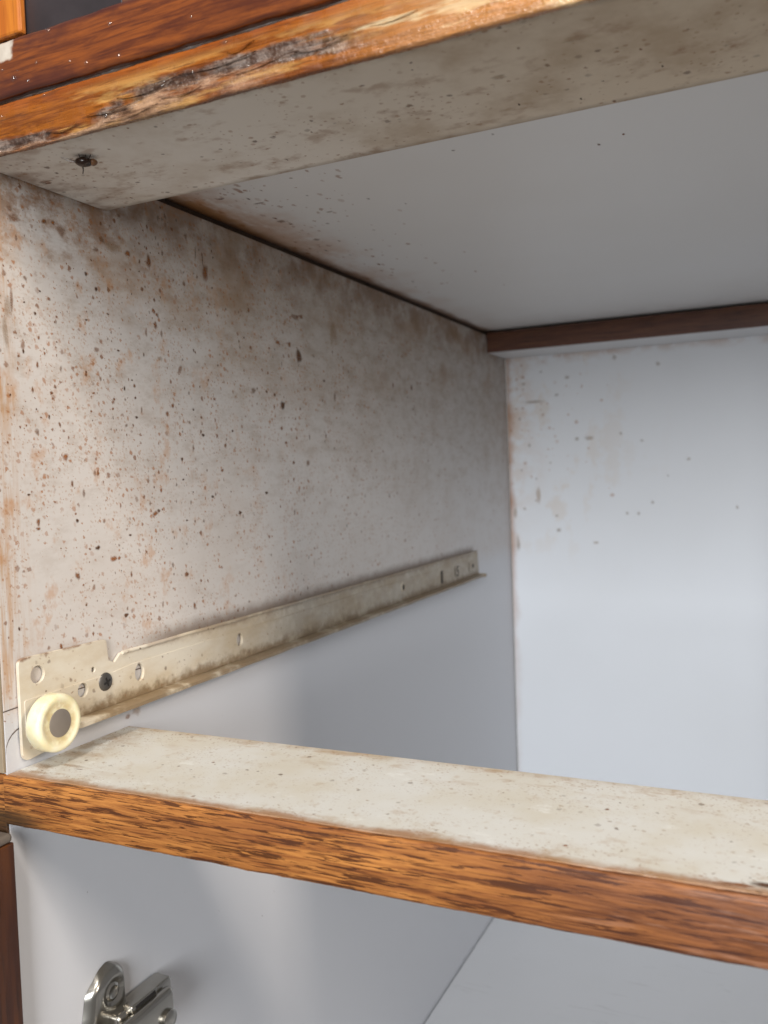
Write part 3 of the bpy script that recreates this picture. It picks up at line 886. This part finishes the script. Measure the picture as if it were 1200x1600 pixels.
# rolled lip along the top edge
bm = bmesh.new()
tube(bm, [(1.9 + 0.25 * math.sin(i * .8), 54.5 + i * 412 / 60, 311.9 + 0.18 * mnoise.noise(Vector((i * .6, 0, 3)))) for i in range(61)], 0.75, 8)
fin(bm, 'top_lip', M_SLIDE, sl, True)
# running flange at the bottom: floor of the track and its turned-down lip
bm = bmesh.new()
n = 120
rows = []
for i in range(n + 1):
    y = 22.0 + (467.0 - 22.0) * i / n
    w = 8.6 - 1.2 * (i / n) + 0.25 * mnoise.noise(Vector((y * .08, 2, 0)))
    if i == 0:
        w -= 2.0
    z = 292.6 + 0.2 * mnoise.noise(Vector((y * .05, 7, 0)))
    sec = [(1.2, z + .6), (w - .6, z + .6), (w, z + .2), (w + .1, z - 1.1), (w - .9, z - 1.1), (w - 1.0, z - .5), (1.2, z - .5)]
    rows.append([bm.verts.new((sx, y, sz)) for sx, sz in sec])
for a, b in zip(rows, rows[1:]):
    for k in range(7):
        bm.faces.new((a[k], a[(k + 1) % 7], b[(k + 1) % 7], b[k]))
bm.faces.new(rows[0])
bm.faces.new(rows[-1])
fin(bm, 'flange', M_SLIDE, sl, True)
# end stop bent out at the back
box('end_stop', (1.8, 8.4, 467.2, 470.6, 291.0, 293.6), M_SLIDE, sl, 0.4)
# roller
bm = bmesh.new()
lathe(bm, [(5.6, 0.0), (5.6, 8.8), (6.0, 9.4), (6.7, 9.75), (10.6, 9.75), (11.4, 9.4), (11.8, 8.8), (11.85, 7.7), (11.6, 7.2), (11.55, 5.1), (11.55, 0.0)], 12.9, 297.0, 56)
roll = fin(bm, 'roller', M_ROLL, sl, True)
bm = bmesh.new()
lathe(bm, [(11.2, 0.0), (11.2, 4.75), (11.7, 4.7), (11.82, 4.4), (11.84, 0.0)], 12.9, 297.0, 40)
fin(bm, 'axle_cap', M_AXLE, roll, True)
bm = bmesh.new()
lathe(bm, [(1.6, 0.0), (1.6, 5.5), (5.7, 5.0), (5.7, 0.0)], 12.7, 297.0, 30)
fin(bm, 'axle_collar', M_AXLE, roll, True)
# screw with a cross recess
bm = bmesh.new()
lathe(bm, [(1.5, 0.0), (1.5, 3.1), (1.9, 3.45), (2.3, 3.3), (2.75, 2.4), (2.9, 1.2), (2.95, 0.0)], 44.8, 302.9, 28)
scr = fin(bm, 'screw', M_SCREW, sl, True)
bm = bmesh.new()
for ang in (20, 110):
    c, s_ = math.cos(math.radians(ang)), math.sin(math.radians(ang))
    pts = [(-1.7, -.38), (1.7, -.38), (1.7, .38), (-1.7, .38)]
    lo = [bm.verts.new((2.6, 44.8 + a * c - b * s_, 302.9 + a * s_ + b * c)) for a, b in pts]
    hi = [bm.verts.new((3.02 + ang * 1e-4, 44.8 + a * c - b * s_, 302.9 + a * s_ + b * c)) for a, b in pts]
    bm.faces.new(hi)
    for k in range(4):
        bm.faces.new((lo[k], lo[(k + 1) % 4], hi[(k + 1) % 4], hi[k]))
fin(bm, 'cross_recess', M_BLACK, scr)


def stamp(txt, y, z, size, name):
    cu = bpy.data.curves.new('t', 'FONT')
    cu.body = txt
    cu.size = size
    cu.align_x, cu.align_y = 'CENTER', 'CENTER'
    cu.extrude = 0.00004
    t = bpy.data.objects.new('t', cu)
    COL.objects.link(t)
    dg = bpy.context.evaluated_depsgraph_get()
    me = bpy.data.meshes.new_from_object(t.evaluated_get(dg))
    bpy.data.objects.remove(t)
    me.materials.clear()
    me.name = name
    for v in me.vertices:
        a, b, d = v.co
        v.co = (0.00216 + d, y * MM + a, z * MM + b)
    return link(name, me, M_INK, sl)


stamp('15', 418, 300.6, 0.0115, 'stamped_number')
stamp('1', 446, 300.8, 0.0105, 'stamped_number')
stamp('\u2022', 455.5, 300.6, 0.014, 'stamped_dot')
box('stamped_bar', (2.05, 2.2, 385.5, 389.5, 296.0, 305.0), M_INK, sl, 0.0)
# pressed rim round the far hole
bm = bmesh.new()
lathe(bm, [(2.0, 2.2), (2.5, 2.6), (2.4, 3.3), (2.0, 3.6)], 318.5, 302.2, 20)
hr = fin(bm, 'pressed_rim', M_SLIDE, sl, True)
bm = bmesh.new()
lathe(bm, [(2.2, 0.0), (2.22, 1.9)], 318.5, 302.2, 16)
fin(bm, 'screw_hole', M_INK, hr)

# ------------------------------------------------------------------ hinge mounting plate
hp = thing('hinge_mounting_plate', (0, 42, 140), 'shiny nickel hinge mounting plate screwed to the lower left wall', 'hinge')


def wing(zlo, ztop, flip):
    """pressed wing: a dished tab with rolled edges"""
    bm = bmesh.new()
    nu, nv = 16, 16
    rows = []
    for j in range(nv + 1):
        t = j / nv
        z = zlo + (ztop - zlo) * t
        yl = 25.5 + 3.2 * max(0, t - .35) / .65 + 1.0 * math.sin(t * 3)
        yr = 48.0 - 1.8 * max(0, t - .55) / .45
        row = []
        for i in range(nu + 1):
            u = i / nu
            e = min(u, 1 - u) * 2
            cr = max(0, t - .72) / .28
            pull = 5.0 * cr * cr
            e2 = 1 - t
            h = 3.6 * min(1, (e / .34)) ** .5 * min(1, e2 / .16) ** .5
            zz = z - 3.4 * (1 - u) * t - 2.6 * cr * (max(0, u - .55) / .45) ** 2 - 1.6 * cr * (max(0, .4 - u) / .4) ** 2
            q = Vector((yl + (yr - yl) * u + pull * (0.5 - u) * 1.5, zz))
            d = (q - Vector((40.0, zlo + (ztop - zlo) * .52))).length
            h -= 1.5 * max(0, 1 - (d / 5.2) ** 4)
            yy, zf = q
            if flip:
                zf = 2 * 172.0 - zf
            row.append(bm.verts.new((0.2 + h, yy, zf)))
        rows.append(row)
    for a, b in zip(rows, rows[1:]):
        for i in range(nu):
            bm.faces.new((a[i], a[i + 1], b[i + 1], b[i]))
    return fin(bm, 'wing', M_NICKEL, hp, True)


for fl in (False, True):
    w_ = wing(174.0, 199.6, fl)
    zc = 187.4 if not fl else 2 * 172 - 187.4
    bm = bmesh.new()
    lathe(bm, [(1.6, 3.9), (2.6, 3.5), (3.1, 2.4), (2.6, 1.6), (2.2, 0.0)], 40.0, zc, 24)
    sc_ = fin(bm, 'screw', M_NICKEL, w_, True)
bm = bmesh.new()
add_box(bm, 0.5, 9.0, 36.0, 66.0, 163.0, 181.0, 1.5, 3)
bd = fin(bm, 'plate_body', M_NICKEL, hp, True)
bm = bmesh.new()
add_box(bm, 9.0, 13.6, 30.0, 62.0, 164.0, 180.0, 2.2, 4)
add_box(bm, 6.0, 10.6, 41.0, 55.5, 179.5, 182.6, 0.8, 3)
fin(bm, 'hinge_arm', M_NICKEL, hp, True)
box('slot', (10.62, 10.75, 43.0, 54.0, 180.5, 181.9), M_BLACK, bd, 0)
bm = bmesh.new()
lathe(bm, [(13.4, 0), (13.4, 3.8), (14.8, 3.8), (15.2, 3.3), (15.2, 0)], 57.0, 169.5, 24)
fin(bm, 'clamp_screw', M_NICKEL, bd, True)

# ------------------------------------------------------------------ the opened door
dt = thing('cabinet_door', (-4, -190, -8), 'dark stained oak door standing open at the lower left', 'door')
db = box('panel', (-13.0, 4.6, -390, -2.2, -8, 261.5), M_DOOR, dt, 0.6, 3)
box('top_edge', (-12.8, 4.4, -389.8, -2.4, 261.6, 264.6), M_CAP, dt, 1.2, 4)

# ------------------------------------------------------------------ insect under the stretcher
ins = thing('insect', (34, 13, 479.5), 'small dark glossy insect on the stained underside of the front stretcher', 'insect')
ax = Vector((0.80, 0.60, 0)).normalized()
sd = Vector((-ax.y, ax.x, 0))
base = Vector((34.0, 13.2, 478.1))


def ellipsoid(bm, c, a, b, h, n=16):
    r = bmesh.ops.create_uvsphere(bm, u_segments=n, v_segments=10, radius=1.0)
    for v in r['verts']:
        p = v.co.copy()
        taper = 1 - 0.25 * max(0, p.x)
        v.co = c + ax * (p.x * a) + sd * (p.y * b * taper) + Vector((0, 0, p.z * h * taper))


bm = bmesh.new()
ellipsoid(bm, base, 3.0, 2.0, 1.5)
fin(bm, 'abdomen', M_INSECT, ins, True)
bm = bmesh.new()
ellipsoid(bm, base + ax * 2.7, 1.3, 1.4, 1.1)
fin(bm, 'head', M_WING, ins, True)
for k, (t0, d, ln) in enumerate([(-0.8, 1, 2.6), (0.5, 1, 1.6), (1.6, 1, 1.7), (-1.0, -1, 1.6), (0.5, -1, 1.5), (1.6, -1, 1.6)]):
    bm = bmesh.new()
    p = base + ax * t0 + sd * d * 1.0
    kz = -1.6 if k == 0 else 0.4
    tube(bm, [p, p + sd * d * ln * .6 + Vector((0, 0, kz)), p + sd * d * ln + ax * (t0 * .4) + Vector((0, 0, kz * 1.6 if k == 0 else 1.5))], 0.24, 6, 0.12)
    fin(bm, 'leg', M_INSECT, ins, True)
for d in (-1, 1):
    bm = bmesh.new()
    p = base - ax * 2.6 + sd * d * 0.5
    tube(bm, [p, p - ax * 2.2 + sd * d * 0.4 + Vector((0, 0, .5)), p - ax * 4.4 + sd * d * 0.2 + Vector((0, 0, 1.1))], 0.12, 5, 0.05)
    fin(bm, 'antenna', M_INSECT, ins, True)

# ------------------------------------------------------------------ water drops on the varnish
bm = bmesh.new()
bmesh.ops.create_uvsphere(bm, u_segments=14, v_segments=10, radius=1.0)
for v in bm.verts:
    v.co.y *= 0.7
for v in bm.verts:
    v.co *= MM
drop_me = bpy.data.meshes.new('water_droplet')
bm.to_mesh(drop_me)
bm.free()
for p in drop_me.polygons:
    p.use_smooth = True
drop_me.materials.append(M_WATER)
DROPS_UP = [(22.3, 500.4, .75), (17.7, 503.9, .42), (14.6, 500.9, .6), (15.4, 497.6, .3), (31.9, 503.0, .42), (28.1, 498.5, .42), (37.1, 511.0, .55),
            (60.8, 507.2, .60), (51.3, 498.4, .6), (63.3, 497.6, .55), (14.8, 504.4, .4), (24.0, 502.4, .28), (89.0, 502.0, .35), (45.0, 500.5, .3)]
DROPS_LO = [(15.6, 490.7, .5), (33.3, 493.4, .4), (77.6, 486.6, .6), (56.9, 482.4, .45), (78.3, 487.6, .3), (99.0, 493.2, .5), (88.0, 487.8, .35), (106.0, 485.5, .3)]
for lst, y, lab, grp in ((DROPS_UP, -2.55, 'tiny clear water droplet on the upper dark varnished oak edge', 'droplets on the dark upper edge'),
                         (DROPS_LO, -1.65, 'tiny clear water droplet on the worn orange oak edge below the dark one', 'droplets on the worn lower edge')):
    for (x, z, r) in lst:
        r *= 1.3
        o = bpy.data.objects.new('water_droplet', drop_me)
        COL.objects.link(o)
        o.location = (x * MM, y * MM, z * MM)
        o.scale = (r, r, r)
        o['label'], o['category'], o['group'] = lab, 'droplet', grp
